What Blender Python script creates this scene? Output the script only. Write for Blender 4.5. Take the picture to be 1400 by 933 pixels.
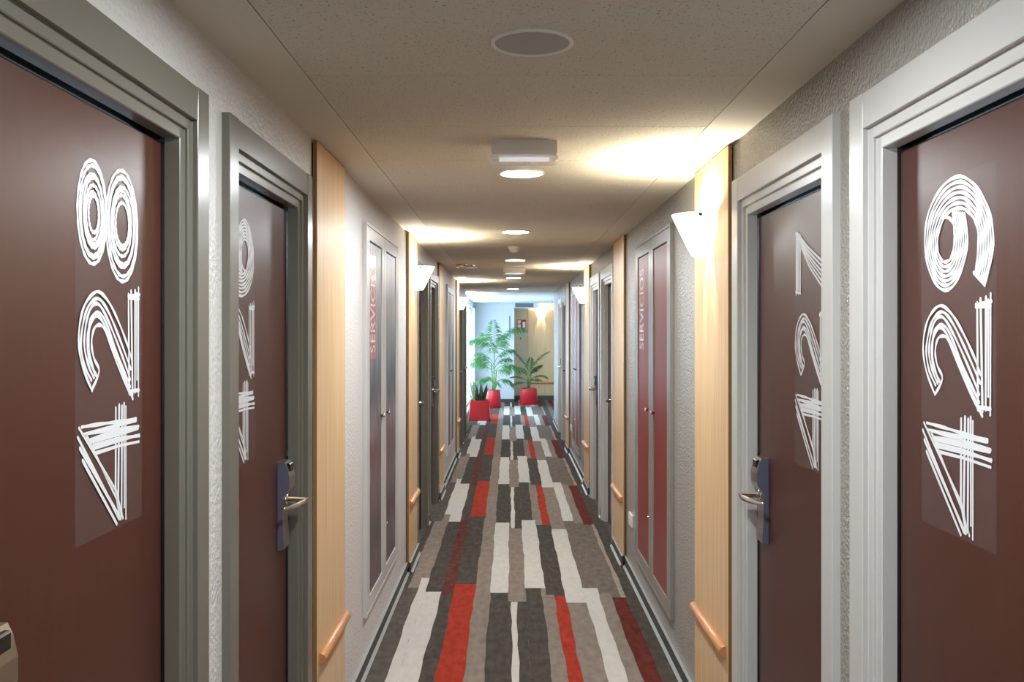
import bpy, bmesh, math, random
from mathutils import Vector, Matrix

for _o in list(bpy.data.objects):
    bpy.data.objects.remove(_o)
SC = bpy.context.scene
COL = SC.collection
random.seed(7)

# ---------------------------------------------------------------- camera
cam_data = bpy.data.cameras.new('camera')
cam_data.sensor_width = 36.0
cam_data.lens = 36.0 * 1250 / 1400          # focal length of 1250 px on 1400 px
cam_data.shift_x = 3.0 / 1400
cam_data.shift_y = -11.7 / 1400
cam_data.clip_start = 0.02
cam = bpy.data.objects.new('camera', cam_data)
COL.objects.link(cam)
cam.location = (0, 0, 1.6)
cam.rotation_euler = (math.radians(90), 0, 0)
SC.camera = cam

# ---------------------------------------------------------------- sky, exposure
world = bpy.data.worlds.new('sky')
SC.world = world
world.use_nodes = True
wn = world.node_tree
wbg = wn.nodes['Background']
wbg.inputs[0].default_value = (0.58, 0.80, 1.0, 1)
wbg.inputs[1].default_value = 11.0
SC.view_settings.view_transform = 'Standard'
SC.view_settings.look = 'None'
SC.view_settings.exposure = -0.3
SC.view_settings.gamma = 1.0
SC.view_settings.use_curve_mapping = False
SC.cycles.max_bounces = 14
SC.cycles.diffuse_bounces = 8
SC.cycles.glossy_bounces = 6
SC.cycles.transparent_max_bounces = 16
SC.cycles.sample_clamp_indirect = 6.0
DOWNLIGHT = 480.0      # emission strength of a downlight diffuser
BULB = 2300.0           # emission strength of a sconce's bulb
SHADE = 2.2            # glow of a sconce's frosted glass

# ---------------------------------------------------------------- sizes (metres; y runs down the corridor)
CEIL = 2.272
WL, WR = -0.69, 0.797          # wall faces
FL, FR = -0.67, 0.777          # faces of frames and panels
Y_BACK, Y_LOB, Y_LOBR, Y_END = -2.6, 14.3, 16.5, 21.0

# ---------------------------------------------------------------- mesh helpers
class MB:
    def __init__(s):
        s.v, s.f, s.m, s.sm = [], [], [], []
    def face(s, pts, mi=0, smooth=False):
        b = len(s.v)
        s.v += [tuple(p) for p in pts]
        s.f.append(tuple(range(b, b + len(pts))))
        s.m.append(mi); s.sm.append(smooth)
    def grid(s, rows, mi=0, smooth=True, closed=False):
        b = len(s.v); n = len(rows[0])
        for r in rows: s.v += [tuple(p) for p in r]
        for i in range(len(rows) - 1):
            for j in range(n if closed else n - 1):
                k = (j + 1) % n
                s.f.append((b + i*n + j, b + i*n + k, b + (i+1)*n + k, b + (i+1)*n + j))
                s.m.append(mi); s.sm.append(smooth)
    def box(s, x0, x1, y0, y1, z0, z1, mi=0, bev=0.0):
        x0, x1 = min(x0, x1), max(x0, x1); y0, y1 = min(y0, y1), max(y0, y1); z0, z1 = min(z0, z1), max(z0, z1)
        bm = bmesh.new()
        bmesh.ops.create_cube(bm, size=1)
        for v in bm.verts:
            v.co = Vector(((x0+x1)/2 + v.co.x*(x1-x0), (y0+y1)/2 + v.co.y*(y1-y0), (z0+z1)/2 + v.co.z*(z1-z0)))
        if bev: bmesh.ops.bevel(bm, geom=bm.edges[:], offset=bev, segments=1, affect='EDGES')
        bm.verts.index_update()
        b = len(s.v)
        s.v += [tuple(v.co) for v in bm.verts]
        for f in bm.faces:
            s.f.append(tuple(b + v.index for v in f.verts)); s.m.append(mi); s.sm.append(False)
        bm.free()
    def tube(s, pts, rad, n=10, mi=0, caps=True):
        rad = rad if isinstance(rad, (list, tuple)) else [rad]*len(pts)
        pts = [Vector(p) for p in pts]; rows = []
        for i, p in enumerate(pts):
            t = (pts[min(i+1, len(pts)-1)] - pts[max(i-1, 0)]).normalized()
            a = Vector((0, 0, 1)) if abs(t.z) < 0.9 else Vector((1, 0, 0))
            u = t.cross(a).normalized(); w = t.cross(u).normalized()
            rows.append([p + (u*math.cos(q*math.tau/n) + w*math.sin(q*math.tau/n))*rad[i] for q in range(n)])
        s.grid(rows, mi, True, True)
        if caps:
            s.face(rows[0][::-1], mi); s.face(rows[-1], mi)
    def lathe(s, prof, c, n=32, mi=0, smooth=True, capbot=False, captop=False):
        rows = [[(c[0] + r*math.cos(q*math.tau/n), c[1] + r*math.sin(q*math.tau/n), c[2] + z) for q in range(n)] for r, z in prof]
        s.grid(rows, mi, smooth, True)
        if capbot: s.face(rows[0][::-1], mi)
        if captop: s.face(rows[-1], mi)
    def build(s, name, mats, parent=None, kind=None, label=None, cat=None, group=None, loc=None, fix=True):
        mats = mats if isinstance(mats, (list, tuple)) else [mats]
        off = Vector((0, 0, 0))
        if parent is not None: off = world_loc(parent)
        if loc is not None: off = Vector(loc)
        me = bpy.data.meshes.new(name)
        me.from_pydata([tuple(Vector(v) - off) for v in s.v], [], s.f)
        for m in mats: me.materials.append(m)
        me.polygons.foreach_set('material_index', s.m)
        me.polygons.foreach_set('use_smooth', s.sm)
        if fix:
            bm = bmesh.new(); bm.from_mesh(me)
            bmesh.ops.remove_doubles(bm, verts=bm.verts, dist=1e-6)
            bmesh.ops.recalc_face_normals(bm, faces=bm.faces)
            bm.to_mesh(me); bm.free()
        me.update()
        o = bpy.data.objects.new(name, me); COL.objects.link(o)
        if parent is not None:
            o.parent = parent
        elif loc is not None:
            o.location = off
        tag(o, label, cat, group, kind)
        return o

def world_loc(o):
    p = Vector((0, 0, 0))
    while o is not None:
        p += Vector(o.location); o = o.parent
    return p

def tag(o, label=None, cat=None, group=None, kind=None):
    if label: o['label'] = label
    if cat: o['category'] = cat
    if group: o['group'] = group
    if kind: o['kind'] = kind

def empty(name, loc, label=None, cat=None, group=None, kind=None):
    o = bpy.data.objects.new(name, None); COL.objects.link(o)
    o.location = loc; o.empty_display_size = 0.1
    tag(o, label, cat, group, kind)
    return o

# ---------------------------------------------------------------- materials
def srgb(r, g, b):
    f = lambda c: (c/255/12.92) if c/255 <= 0.04045 else ((c/255 + 0.055)/1.055)**2.4
    return (f(r), f(g), f(b), 1)

def mat(name, col, rough=0.5, metal=0.0, spec=0.5, coat=0.0, emis=None, estr=0.0):
    m = bpy.data.materials.new(name); m.use_nodes = True
    p = m.node_tree.nodes['Principled BSDF']
    p.inputs['Base Color'].default_value = col
    p.inputs['Roughness'].default_value = rough
    p.inputs['Metallic'].default_value = metal
    p.inputs['Specular IOR Level'].default_value = spec
    if coat:
        p.inputs['Coat Weight'].default_value = coat
        p.inputs['Coat Roughness'].default_value = 0.12
    if emis:
        p.inputs['Emission Color'].default_value = emis
        p.inputs['Emission Strength'].default_value = estr
    return m

def N(m, t, **kw):
    n = m.node_tree.nodes.new(t)
    for k, v in kw.items():
        if k in n.inputs: n.inputs[k].default_value = v
        else: setattr(n, k, v)
    return n

def link(m, a, b): m.node_tree.links.new(a, b)

def noise_col(m, c1, c2, scale=(1, 1, 1), nscale=10, detail=3, lo=0.35, hi=0.65):
    """Base colour runs between two colours on a noise stretched by `scale`."""
    p = m.node_tree.nodes['Principled BSDF']
    tc = N(m, 'ShaderNodeTexCoord'); mp = N(m, 'ShaderNodeMapping'); mp.inputs['Scale'].default_value = scale
    nz = N(m, 'ShaderNodeTexNoise'); nz.inputs['Scale'].default_value = nscale; nz.inputs['Detail'].default_value = detail
    cr = N(m, 'ShaderNodeValToRGB')
    cr.color_ramp.elements[0].position = lo; cr.color_ramp.elements[0].color = c1
    cr.color_ramp.elements[1].position = hi; cr.color_ramp.elements[1].color = c2
    link(m, tc.outputs['Object'], mp.inputs['Vector']); link(m, mp.outputs[0], nz.inputs['Vector'])
    link(m, nz.outputs[0], cr.inputs[0]); link(m, cr.outputs[0], p.inputs['Base Color'])
    return mp, nz, cr

def noise_bump(m, nscale, strength, dist=0.003, detail=2):
    p = m.node_tree.nodes['Principled BSDF']
    tc = N(m, 'ShaderNodeTexCoord')
    nz = N(m, 'ShaderNodeTexNoise'); nz.inputs['Scale'].default_value = nscale; nz.inputs['Detail'].default_value = detail
    bp = N(m, 'ShaderNodeBump'); bp.inputs['Strength'].default_value = strength; bp.inputs['Distance'].default_value = dist
    link(m, tc.outputs['Object'], nz.inputs['Vector']); link(m, nz.outputs[0], bp.inputs['Height'])
    link(m, bp.outputs[0], p.inputs['Normal'])

M = {}
M['wall_pale'] = mat('wall_pale', srgb(207, 203, 200), 0.40); noise_bump(M['wall_pale'], 80, 0.7, 0.007)
M['wall_grey'] = mat('wall_grey', srgb(156, 152, 145), 0.24); noise_bump(M['wall_grey'], 105, 0.95, 0.008)
M['wall_blue'] = mat('wall_white', srgb(222, 226, 230), 0.6)
M['frame_dark'] = mat('frame_dark_grey', srgb(106, 102, 92), 0.27)
M['frame_pale'] = mat('frame_pale_grey', srgb(190, 188, 184), 0.28)
M['wood_edge'] = mat('beech_edge_brown', srgb(132, 96, 52), 0.5)
M['joint'] = mat('joint_dark', srgb(58, 56, 52), 0.7)  # dark grey of the clip screws and the vent throat
M['door'] = mat('door_brown', srgb(66, 34, 25), 0.36, spec=0.42)
noise_col(M['door'], srgb(67, 32, 23), srgb(71, 35, 26), (6, 6, 0.6), 8, 4)
M['wood'] = mat('beech', srgb(214, 170, 112), 0.38)
noise_col(M['wood'], srgb(203, 168, 124), srgb(220, 188, 144), (14, 14, 0.35), 6, 5)
M['rail'] = mat('rail_wood', srgb(190, 124, 70), 0.3)
noise_col(M['rail'], srgb(180, 122, 76), srgb(198, 140, 92), (20, 1.5, 20), 6, 4)
M['cup_pale'] = mat('cupboard_pale_grey', srgb(196, 194, 191), 0.3)
M['cup_grey'] = mat('cupboard_grey', srgb(133, 129, 123), 0.3)
M['red_panel'] = mat('red_insert', srgb(124, 36, 30), 0.36, spec=0.3)
M['white_plastic'] = mat('white_plastic', srgb(225, 224, 218), 0.35)
M['steel'] = mat('satin_steel', srgb(176, 170, 160), 0.28, 1.0)
M['chrome'] = mat('chrome', srgb(210, 205, 198), 0.12, 1.0)
M['lock_blue'] = mat('lock_side_blue_grey', srgb(100, 102, 124), 0.35, 0.4)
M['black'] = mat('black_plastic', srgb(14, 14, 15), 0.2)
M['base'] = mat('skirting_dark', srgb(76, 75, 70), 0.45)
M['bead'] = mat('skirting_bead', srgb(150, 152, 149), 0.35)
M['ceil_plain'] = mat('ceiling_plain', srgb(205, 198, 184), 0.8)
M['lamp_on'] = mat('downlight_diffuser', (1, 1, 1, 1), 0.5, emis=(0.92, 0.97, 1.0, 1), estr=DOWNLIGHT)
M['bulb'] = mat('sconce_bulb', (1, 1, 1, 1), 0.5, emis=(1.0, 0.91, 0.70, 1), estr=BULB)
M['red_pot'] = mat('red_pot', srgb(190, 34, 42), 0.4); noise_bump(M['red_pot'], 40, 0.05)
M['soil'] = mat('soil', srgb(52, 40, 30), 0.95)
M['stem'] = mat('green_stem', srgb(104, 132, 62), 0.6)
M['palm'] = mat('palm_green', srgb(58, 112, 46), 0.5)
M['kentia'] = mat('deep_green', srgb(58, 92, 42), 0.5)
M['snake'] = mat('snake_plant_leaf', srgb(46, 66, 40), 0.4)
noise_col(M['snake'], srgb(34, 52, 32), srgb(92, 106, 58), (3, 3, 14), 4, 3, 0.42, 0.62)
M['sign_red'] = mat('sign_red', srgb(170, 30, 22), 0.4)
M['sign_white'] = mat('sign_white', srgb(238, 232, 220), 0.4)
M['grille'] = mat('grille_grey', srgb(120, 128, 140), 0.5)
M['tan'] = mat('tan_door', srgb(188, 172, 142), 0.5)
M['ink'] = mat('white_ink', srgb(218, 219, 220), 0.45)
M['banner'] = mat('banner_red', srgb(172, 52, 52), 0.25, coat=0.4)
M['banner_ink'] = mat('banner_ink', srgb(228, 214, 212), 0.3)
M['letter'] = mat('letter_pale', srgb(226, 216, 214), 0.25)

def ceiling_tile_mat():
    m = mat('ceiling_tile', srgb(206, 199, 185), 0.85)
    p = m.node_tree.nodes['Principled BSDF']
    tc = N(m, 'ShaderNodeTexCoord'); mp = N(m, 'ShaderNodeMapping'); mp.inputs['Scale'].default_value = (1, 0.75, 1)
    vz = N(m, 'ShaderNodeTexNoise'); vz.inputs['Scale'].default_value = 130; vz.inputs['Detail'].default_value = 2.5; vz.inputs['Roughness'].default_value = 0.6
    cr = N(m, 'ShaderNodeValToRGB')
    cr.color_ramp.elements[0].position = 0.31; cr.color_ramp.elements[0].color = srgb(140, 132, 121)
    cr.color_ramp.elements[1].position = 0.40; cr.color_ramp.elements[1].color = srgb(207, 200, 186)
    bp = N(m, 'ShaderNodeBump'); bp.inputs['Strength'].default_value = 0.9; bp.inputs['Distance'].default_value = 0.005
    link(m, tc.outputs['Object'], mp.inputs['Vector']); link(m, mp.outputs[0], vz.inputs['Vector'])
    link(m, vz.outputs[0], cr.inputs[0]); link(m, cr.outputs[0], p.inputs['Base Color'])
    link(m, vz.outputs[0], bp.inputs['Height']); link(m, bp.outputs[0], p.inputs['Normal'])
    return m
M['tile'] = ceiling_tile_mat()

def carpet_mat(name, c, v=10):
    m = mat('carpet_' + name, srgb(*c), 0.95, spec=0.1)
    lo = srgb(*[max(0, x - v) for x in c]); hi = srgb(*[min(255, x + v) for x in c])
    noise_col(m, lo, hi, (1.0, 0.45, 1), 26, 6, 0.3, 0.7)
    noise_bump(m, 420, 0.5, 0.004)
    return m
CARPET = {'K': carpet_mat('charcoal', (70, 64, 58)), 'D': carpet_mat('dark_taupe', (84, 78, 71)),
          'T': carpet_mat('taupe', (126, 114, 104)), 'G': carpet_mat('grey_brown', (104, 94, 86)),
          'W': carpet_mat('cream', (190, 184, 176), 6), 'R': carpet_mat('red', (150, 50, 35)),
          'M': carpet_mat('maroon', (90, 38, 32)), 'L': carpet_mat('light_taupe', (146, 134, 122)), 'N': carpet_mat('faded_maroon', (86, 48, 42))}

def glassy(name, tint, mixf, rough):
    """Thin clear film or glass: mostly see-through, with a faint body and a sheen."""
    m = bpy.data.materials.new(name); m.use_nodes = True
    nt = m.node_tree; out = nt.nodes['Material Output']; p = nt.nodes['Principled BSDF']
    p.inputs['Base Color'].default_value = tint; p.inputs['Roughness'].default_value = rough
    tr = nt.nodes.new('ShaderNodeBsdfTransparent'); mx = nt.nodes.new('ShaderNodeMixShader')
    mx.inputs[0].default_value = mixf
    nt.links.new(tr.outputs[0], mx.inputs[1]); nt.links.new(p.outputs[0], mx.inputs[2]); nt.links.new(mx.outputs[0], out.inputs[0])
    return m
M['film'] = glassy('sticker_film', srgb(190, 182, 184), 0.055, 0.3)
M['pane'] = glassy('window_pane', srgb(235, 240, 245), 0.08, 0.05)
M['lens'] = glassy('clear_lens', srgb(246, 246, 252), 0.3, 0.08)

def shade_mat():
    m = bpy.data.materials.new('frosted_glass_shade'); m.use_nodes = True
    nt = m.node_tree; out = nt.nodes['Material Output']; p = nt.nodes['Principled BSDF']
    p.inputs['Base Color'].default_value = srgb(245, 240, 228); p.inputs['Roughness'].default_value = 0.35
    p.inputs['Emission Color'].default_value = (1.0, 0.90, 0.72, 1); p.inputs['Emission Strength'].default_value = SHADE
    t = nt.nodes.new('ShaderNodeBsdfTranslucent'); t.inputs[0].default_value = srgb(240, 232, 214)
    mx = nt.nodes.new('ShaderNodeMixShader'); mx.inputs[0].default_value = 0.35
    nt.links.new(p.outputs[0], mx.inputs[1]); nt.links.new(t.outputs[0], mx.inputs[2]); nt.links.new(mx.outputs[0], out.inputs[0])
    return m
M['shade'] = shade_mat()

def curtain_mat():
    m = bpy.data.materials.new('sheer_curtain'); m.use_nodes = True
    nt = m.node_tree; out = nt.nodes['Material Output']; p = nt.nodes['Principled BSDF']
    p.inputs['Base Color'].default_value = srgb(240, 243, 246); p.inputs['Roughness'].default_value = 0.8
    t = nt.nodes.new('ShaderNodeBsdfTranslucent'); t.inputs[0].default_value = srgb(240, 243, 246)
    mx = nt.nodes.new('ShaderNodeMixShader'); mx.inputs[0].default_value = 0.6
    nt.links.new(p.outputs[0], mx.inputs[1]); nt.links.new(t.outputs[0], mx.inputs[2]); nt.links.new(mx.outputs[0], out.inputs[0])
    return m
M['curtain'] = curtain_mat()

def photo_print_mat():
    """Printed city picture in greys with a rust streak; heights are in metres from the cupboard's foot."""
    m = mat('city_photo_print', srgb(110, 104, 108), 0.34, spec=0.22)
    p = m.node_tree.nodes['Principled BSDF']
    tc = N(m, 'ShaderNodeTexCoord'); sx = N(m, 'ShaderNodeSeparateXYZ'); link(m, tc.outputs['Object'], sx.inputs[0])
    mr = N(m, 'ShaderNodeMapRange'); mr.inputs['From Min'].default_value = 0.0; mr.inputs['From Max'].default_value = 2.1
    link(m, sx.outputs['Z'], mr.inputs['Value'])
    mp = N(m, 'ShaderNodeMapping'); mp.inputs['Rotation'].default_value = (math.radians(16), 0, 0); mp.inputs['Scale'].default_value = (1, 16, 1.4)
    nz = N(m, 'ShaderNodeTexNoise'); nz.inputs['Scale'].default_value = 1.6; nz.inputs['Detail'].default_value = 5
    link(m, tc.outputs['Object'], mp.inputs['Vector']); link(m, mp.outputs[0], nz.inputs['Vector'])
    ad = N(m, 'ShaderNodeMath', operation='MULTIPLY_ADD'); ad.inputs[1].default_value = 0.45; 
    sb = N(m, 'ShaderNodeMath', operation='SUBTRACT'); sb.inputs[1].default_value = 0.5
    link(m, nz.outputs[0], sb.inputs[0]); link(m, sb.outputs[0], ad.inputs[0]); link(m, mr.outputs[0], ad.inputs[2])
    cr = N(m, 'ShaderNodeValToRGB'); e = cr.color_ramp.elements
    e[0].position = 0.10; e[0].color = srgb(66, 52, 52)
    e[1].position = 1.0; e[1].color = srgb(196, 196, 200)
    for pos, c in ((0.22, (112, 100, 104)), (0.30, (60, 47, 47)), (0.40, (124, 112, 116)), (0.47, (96, 60, 58)), (0.55, (134, 126, 132)), (0.62, (70, 72, 80)), (0.70, (112, 116, 124)), (0.78, (150, 152, 152)), (0.86, (168, 168, 166))):
        q = e.new(pos); q.color = srgb(*c)
    link(m, ad.outputs[0], cr.inputs[0]); link(m, cr.outputs[0], p.inputs['Base Color'])
    return m
M['city'] = photo_print_mat()

# ---------------------------------------------------------------- lettering traced stroke by stroke (millimetres on the sticker)
TWO = [[(221, 435),(224, 244)],[(233, 442),(240, 242)],[(252, 444),(251, 246)],[(260, 438),(260, 271)],[(268, 449),(267, 239)],[(218, 432),(272, 436)],[(218, 428),(269, 428)],[(227, 249),(269, 249)],[(235, 308),(213, 338),(173, 381),(131, 416),(87, 434),(48, 421),(21, 393),(10, 349),(24, 305),(61, 261)],[(232, 292),(173, 358),(125, 404),(87, 422),(51, 408),(31, 381),(21, 343),(34, 306),(61, 279)],[(229, 272),(179, 332),(119, 393),(84, 413),(55, 401),(38, 371),(34, 337),(51, 303),(71, 283)],[(229, 258),(173, 317),(119, 381),(87, 397),(61, 388),(48, 365),(45, 334),(58, 307),(80, 286)],[(227, 244),(167, 305),(116, 366),(87, 375),(68, 365),(61, 341),(71, 316),(91, 293),(61, 261)],[(240, 234),(185, 295),(116, 372),(84, 391),(58, 378),(49, 350),(55, 319),(74, 289)]]
FOUR = [[(163, 222),(162, 67),(182, 14)],[(178, 227),(173, 57),(179, 16)],[(190, 224),(188, 24),(194, 13)],[(199, 228),(200, 33)],[(207, 221),(207, 10)],[(13, 200),(164, 68),(188, 18)],[(8, 185),(176, 15)],[(15, 166),(182, 14)],[(25, 144),(164, 8)],[(42, 185),(170, 50)],[(24, 201),(100, 199),(170, 196),(257, 194)],[(27, 188),(170, 190),(257, 191)],[(59, 171),(170, 173),(266, 175)],[(52, 175),(176, 181),(268, 178)],[(66, 160),(170, 161),(271, 161)],[(73, 150),(176, 151),(268, 148)],[(66, 165),(170, 166),(271, 159)],[(38, 188),(100, 185),(170, 185)]]
NINE = [[(249, 465),(271, 513),(275, 553),(260, 597),(218, 643),(158, 672),(90, 664),(34, 625),(15, 575),(25, 521),(59, 480),(100, 463),(142, 475),(176, 515),(187, 556),(175, 600)],[(244, 469),(264, 515),(267, 554),(253, 595),(214, 636),(159, 662),(96, 655),(45, 620),(25, 574),(33, 525),(64, 487),(101, 472),(139, 483),(170, 519),(180, 558),(168, 602)],[(239, 473),(256, 517),(259, 555),(245, 593),(209, 630),(160, 652),(102, 646),(54, 616),(35, 573),(41, 528),(68, 494),(101, 481),(136, 490),(163, 524),(172, 560),(161, 603)],[(234, 477),(248, 518),(251, 555),(238, 590),(205, 623),(161, 642),(108, 638),(64, 611),(44, 572),(49, 532),(73, 501),(102, 490),(133, 498),(156, 528),(164, 562),(154, 605)],[(228, 481),(241, 520),(243, 556),(230, 588),(200, 616),(162, 632),(114, 629),(74, 607),(54, 571),(56, 536),(78, 508),(102, 499),(129, 506),(150, 532),(156, 564),(147, 607)],[(223, 486),(233, 521),(235, 557),(223, 585),(196, 609),(163, 622),(120, 621),(84, 602),(64, 570),(64, 539),(82, 516),(103, 508),(126, 513),(143, 536),(148, 566),(140, 608)],[(218, 490),(225, 523),(227, 558),(215, 583),(191, 602),(164, 612),(126, 613),(93, 598),(73, 569),(72, 543),(87, 523),(103, 517),(123, 521),(136, 540),(140, 568),(133, 610)],[(211, 490),(249, 465),(271, 508)],[(93, 603),(120, 599),(138, 583),(139, 568)]]

EIGHT = []
for k in range(7):
    t = k/6
    w = 3.0*math.sin(k*2.4)
    EIGHT.append([(66 + 2*t + w*0.5 + (58*(1-t) + 20*t)*math.cos(a), 572 - 6*t + w + (90*(1-t) + 32*t)*math.sin(a)) for a in [0.6 + k*0.7 + i*math.tau/22 for i in range(24)]])
    EIGHT.append([(192 - 2*t + w*0.4 + (72*(1-t) + 30*t)*math.cos(a), 562 + 6*t - w + (104*(1-t) + 40*t)*math.sin(a)) for a in [2.6 + k*0.9 + i*math.tau/22 for i in range(24)]])
SIX = [[(282 - u, 1134 - z) for u, z in s] for s in NINE]
SEVEN = [[(14 + 9*k, 672 - 2*k), (16 + 8*k, 492 + (7*k) % 16)] for k in range(6)] + \
        [[(22 + 8*k, 674 - 10*k), (120 + 2*k, 622 - 11*k), (270, 560 - 15*k)] for k in range(6)] + [[(10, 670), (58, 612)], [(12, 500), (58, 494)]]
GLYPH = {'2': TWO, '4': FOUR, '6': SIX, '7': SEVEN, '8': EIGHT, '9': NINE}

def smooth_path(p, n=4):
    if len(p) < 4: return [Vector(q) for q in p]
    out = []; P = [Vector((*q, 0)) for q in p]
    for i in range(len(P) - 1):
        a = P[max(i-1, 0)]; b = P[i]; c = P[i+1]; d = P[min(i+2, len(P)-1)]
        for k in range(n):
            t = k/n
            out.append(0.5*((2*b) + (c - a)*t + (2*a - 5*b + 4*c - d)*t*t + (3*b - a - 3*c + d)*t**3))
    out.append(P[-1])
    return [Vector((q.x, q.y)) for q in out]

def stroke_mesh(mb, strokes, put, w=7.2, lift=0.0):
    """Flat pen strokes; put(u_mm, z_mm, lift) gives the point on the door."""
    for si, st in enumerate(strokes):
        pts = smooth_path(st); L = []; R = []
        h = lift + 0.00016*(si % 9)
        for i, p in enumerate(pts):
            t = (pts[min(i+1, len(pts)-1)] - pts[max(i-1, 0)])
            if t.length < 1e-6: t = Vector((1, 0))
            t.normalize(); n = Vector((-t.y, t.x))*w*0.5*(0.88 + 0.2*math.sin(i*1.3 + si))
            hh = h + 0.00012*i/len(pts)
            L.append(put(p.x + n.x, p.y + n.y, hh)); R.append(put(p.x - n.x, p.y - n.y, hh))
        mb.grid([L, R], 0, False)
        for p, h in ((pts[0], h - 0.00008), (pts[-1], h + 0.00012)):
            mb.face([put(p.x + w*0.46*math.cos(a*math.tau/8), p.y + w*0.46*math.sin(a*math.tau/8), h + 0.00004) for a in range(8)])

# ================================================================ THE SETTING
# door pairs: (outer y0, outer y1, width of frame, which end carries the lock: +1 far, -1 near)
FWL, FWR = 0.121, 0.132
DOORS_L = [(1.045, 2.038, -1), (2.19, 3.107, 1), (6.68, 7.57, -1), (7.722, 8.64, 1), (12.17, 13.09, -1), (13.24, 14.15, 1)]
DOORS_R = [(1.02, 2.093, -1), (2.204, 3.202, 1), (6.93, 7.86, -1), (7.98, 8.90, 1), (12.72, 13.66, -1), (13.80, 14.76, 1)]
FRAME_TOP = 2.128

def side(s):   # s = -1 left, +1 right
    return (WL, FL, FWL, DOORS_L) if s < 0 else (WR, FR, FWR, DOORS_R)

TH = 0.13
def wall_mesh(s, y1):
    w, f, fw, doors = side(s); mb = MB()
    a, b = w, w + s*TH
    y = Y_BACK
    for y0d, y1d, lk in doors:
        mb.box(a, b, y, y0d + 0.05, -0.05, CEIL + 0.06)
        mb.box(a, b, y0d + 0.05, y1d - 0.05, FRAME_TOP - 0.05, CEIL + 0.06)
        y = y1d - 0.05
    mb.box(a, b, y, y1, -0.05, CEIL + 0.06)
    return mb
mb = wall_mesh(-1, Y_LOB)
mb.box(WL - TH, -0.83, Y_LOB - 0.10, Y_LOB, -0.05, CEIL + 0.06)
mb.build('wall_left', M['wall_pale'], kind='structure', label='pale stippled corridor wall with dark grey door frames', cat='wall')
wall_mesh(1, Y_LOBR).build('wall_right', M['wall_grey'], kind='structure', label='darker grey stippled corridor wall with pale door frames', cat='wall')
mb = MB(); mb.box(WL - TH, WR + TH, Y_BACK - 0.1, Y_BACK, -0.05, CEIL + 0.06)
mb.build('wall_back', M['wall_pale'], kind='structure', label='plain wall closing the near end of the corridor', cat='wall')

# lobby beyond the corridor
LX = -0.83; LW0, LW1 = 16.3, 20.5
mb = MB()
mb.box(LX - 0.12, LX, Y_LOB - 0.1, LW0, -0.05, CEIL + 0.1)
mb.box(LX - 0.12, LX, LW1, Y_END + 0.1, -0.05, CEIL + 0.1)
mb.box(LX - 0.12, LX, LW0, LW1, 2.16, CEIL + 0.1)
mb.box(LX - 0.12, LX, LW0, LW1, -0.05, 0.06)
mb.build('wall_lobby_left', M['wall_blue'], kind='structure', label='white lobby wall around the tall curtained window', cat='wall')
mb = MB()
mb.box(LX - 0.12, 0.10, Y_END, Y_END + 0.8, -0.05, CEIL + 0.1)
mb.build('wall_end', M['wall_blue'], kind='structure', label='white end wall behind the tall palm, lit by daylight', cat='wall')
mb = MB()
mb.box(0.10, 1.75, 21.72, 21.84, -0.05, CEIL + 0.1)
mb.build('wall_alcove', M['tan'], kind='structure', label='beige back wall of the alcove behind the far pot', cat='wall')
mb = MB()
mb.box(1.65, 1.75, Y_LOBR - 0.1, 21.84, -0.05, CEIL + 0.1)
mb.box(WR + TH, 1.75, Y_LOBR - 0.1, Y_LOBR, -0.05, CEIL + 0.1)
mb.build('wall_lobby_right', M['wall_blue'], kind='structure', label='white side wall of the lobby out past the corridor corner', cat='wall')
mb = MB(); mb.box(0.10, 0.67, 20.95, 21.72, 2.165, CEIL + 0.02)
mb.build('trim_1', M['wall_blue'], kind='structure', label='white boxed bulkhead above the beige alcove', cat='bulkhead')
o = empty('ventilation_grille', (0.33, 20.94, 2.215), 'grey slatted air grille on the bulkhead above the alcove', 'grille')
mb = MB(); mb.box(0.12, 0.54, 20.935, 20.949, 2.175, 2.265); mb.build('grille_frame', M['grille'], o)
for k in range(5):
    mb = MB(); mb.box(0.135, 0.525, 20.922, 20.936, 2.185 + 0.016*k, 2.193 + 0.016*k); mb.build('slat', M['grille'], o)

# ceiling: slab with border strips, tiles laid between them as parts
T0, T1, TY, TP = -0.53, 0.643, 2.388, 0.594
ceil = empty('ceiling', (0, 0, CEIL), 'beige suspended ceiling of fissured tiles with plain borders', 'ceiling', kind='structure')
mb = MB(); mb.box(LX - 0.12, 1.75, Y_BACK - 0.1, Y_END + 0.9, CEIL + 0.006, CEIL + 0.10); mb.build('ceiling_slab', M['ceil_plain'], ceil)
yt_end = TY + TP*22
mb = MB()
mb.box(WL - TH, T0 - 0.0018, Y_BACK, yt_end, CEIL, CEIL + 0.006); mb.build('border_strip', M['ceil_plain'], ceil)
mb = MB()
mb.box(T1 + 0.0018, WR + TH, Y_BACK, yt_end, CEIL, CEIL + 0.006); mb.build('border_strip', M['ceil_plain'], ceil)
mb = MB()
mb.box(LX, 1.65, yt_end, 21.72, CEIL, CEIL + 0.006); mb.build('lobby_plaster', M['wall_blue'], ceil)
tile0 = None
y = TY - TP*8
while y < yt_end - 0.01:
    if tile0 is None:
        mb = MB(); mb.box(T0, T1, y + 0.002, y + TP - 0.002, CEIL, CEIL + 0.012, bev=0.0015)
        tile0 = mb.build('ceiling_tile', M['tile'], ceil); first = y
    else:
        t = tile0.copy(); COL.objects.link(t); t.parent = ceil
        t.location = (0, y - first, 0)
    y += TP

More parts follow.
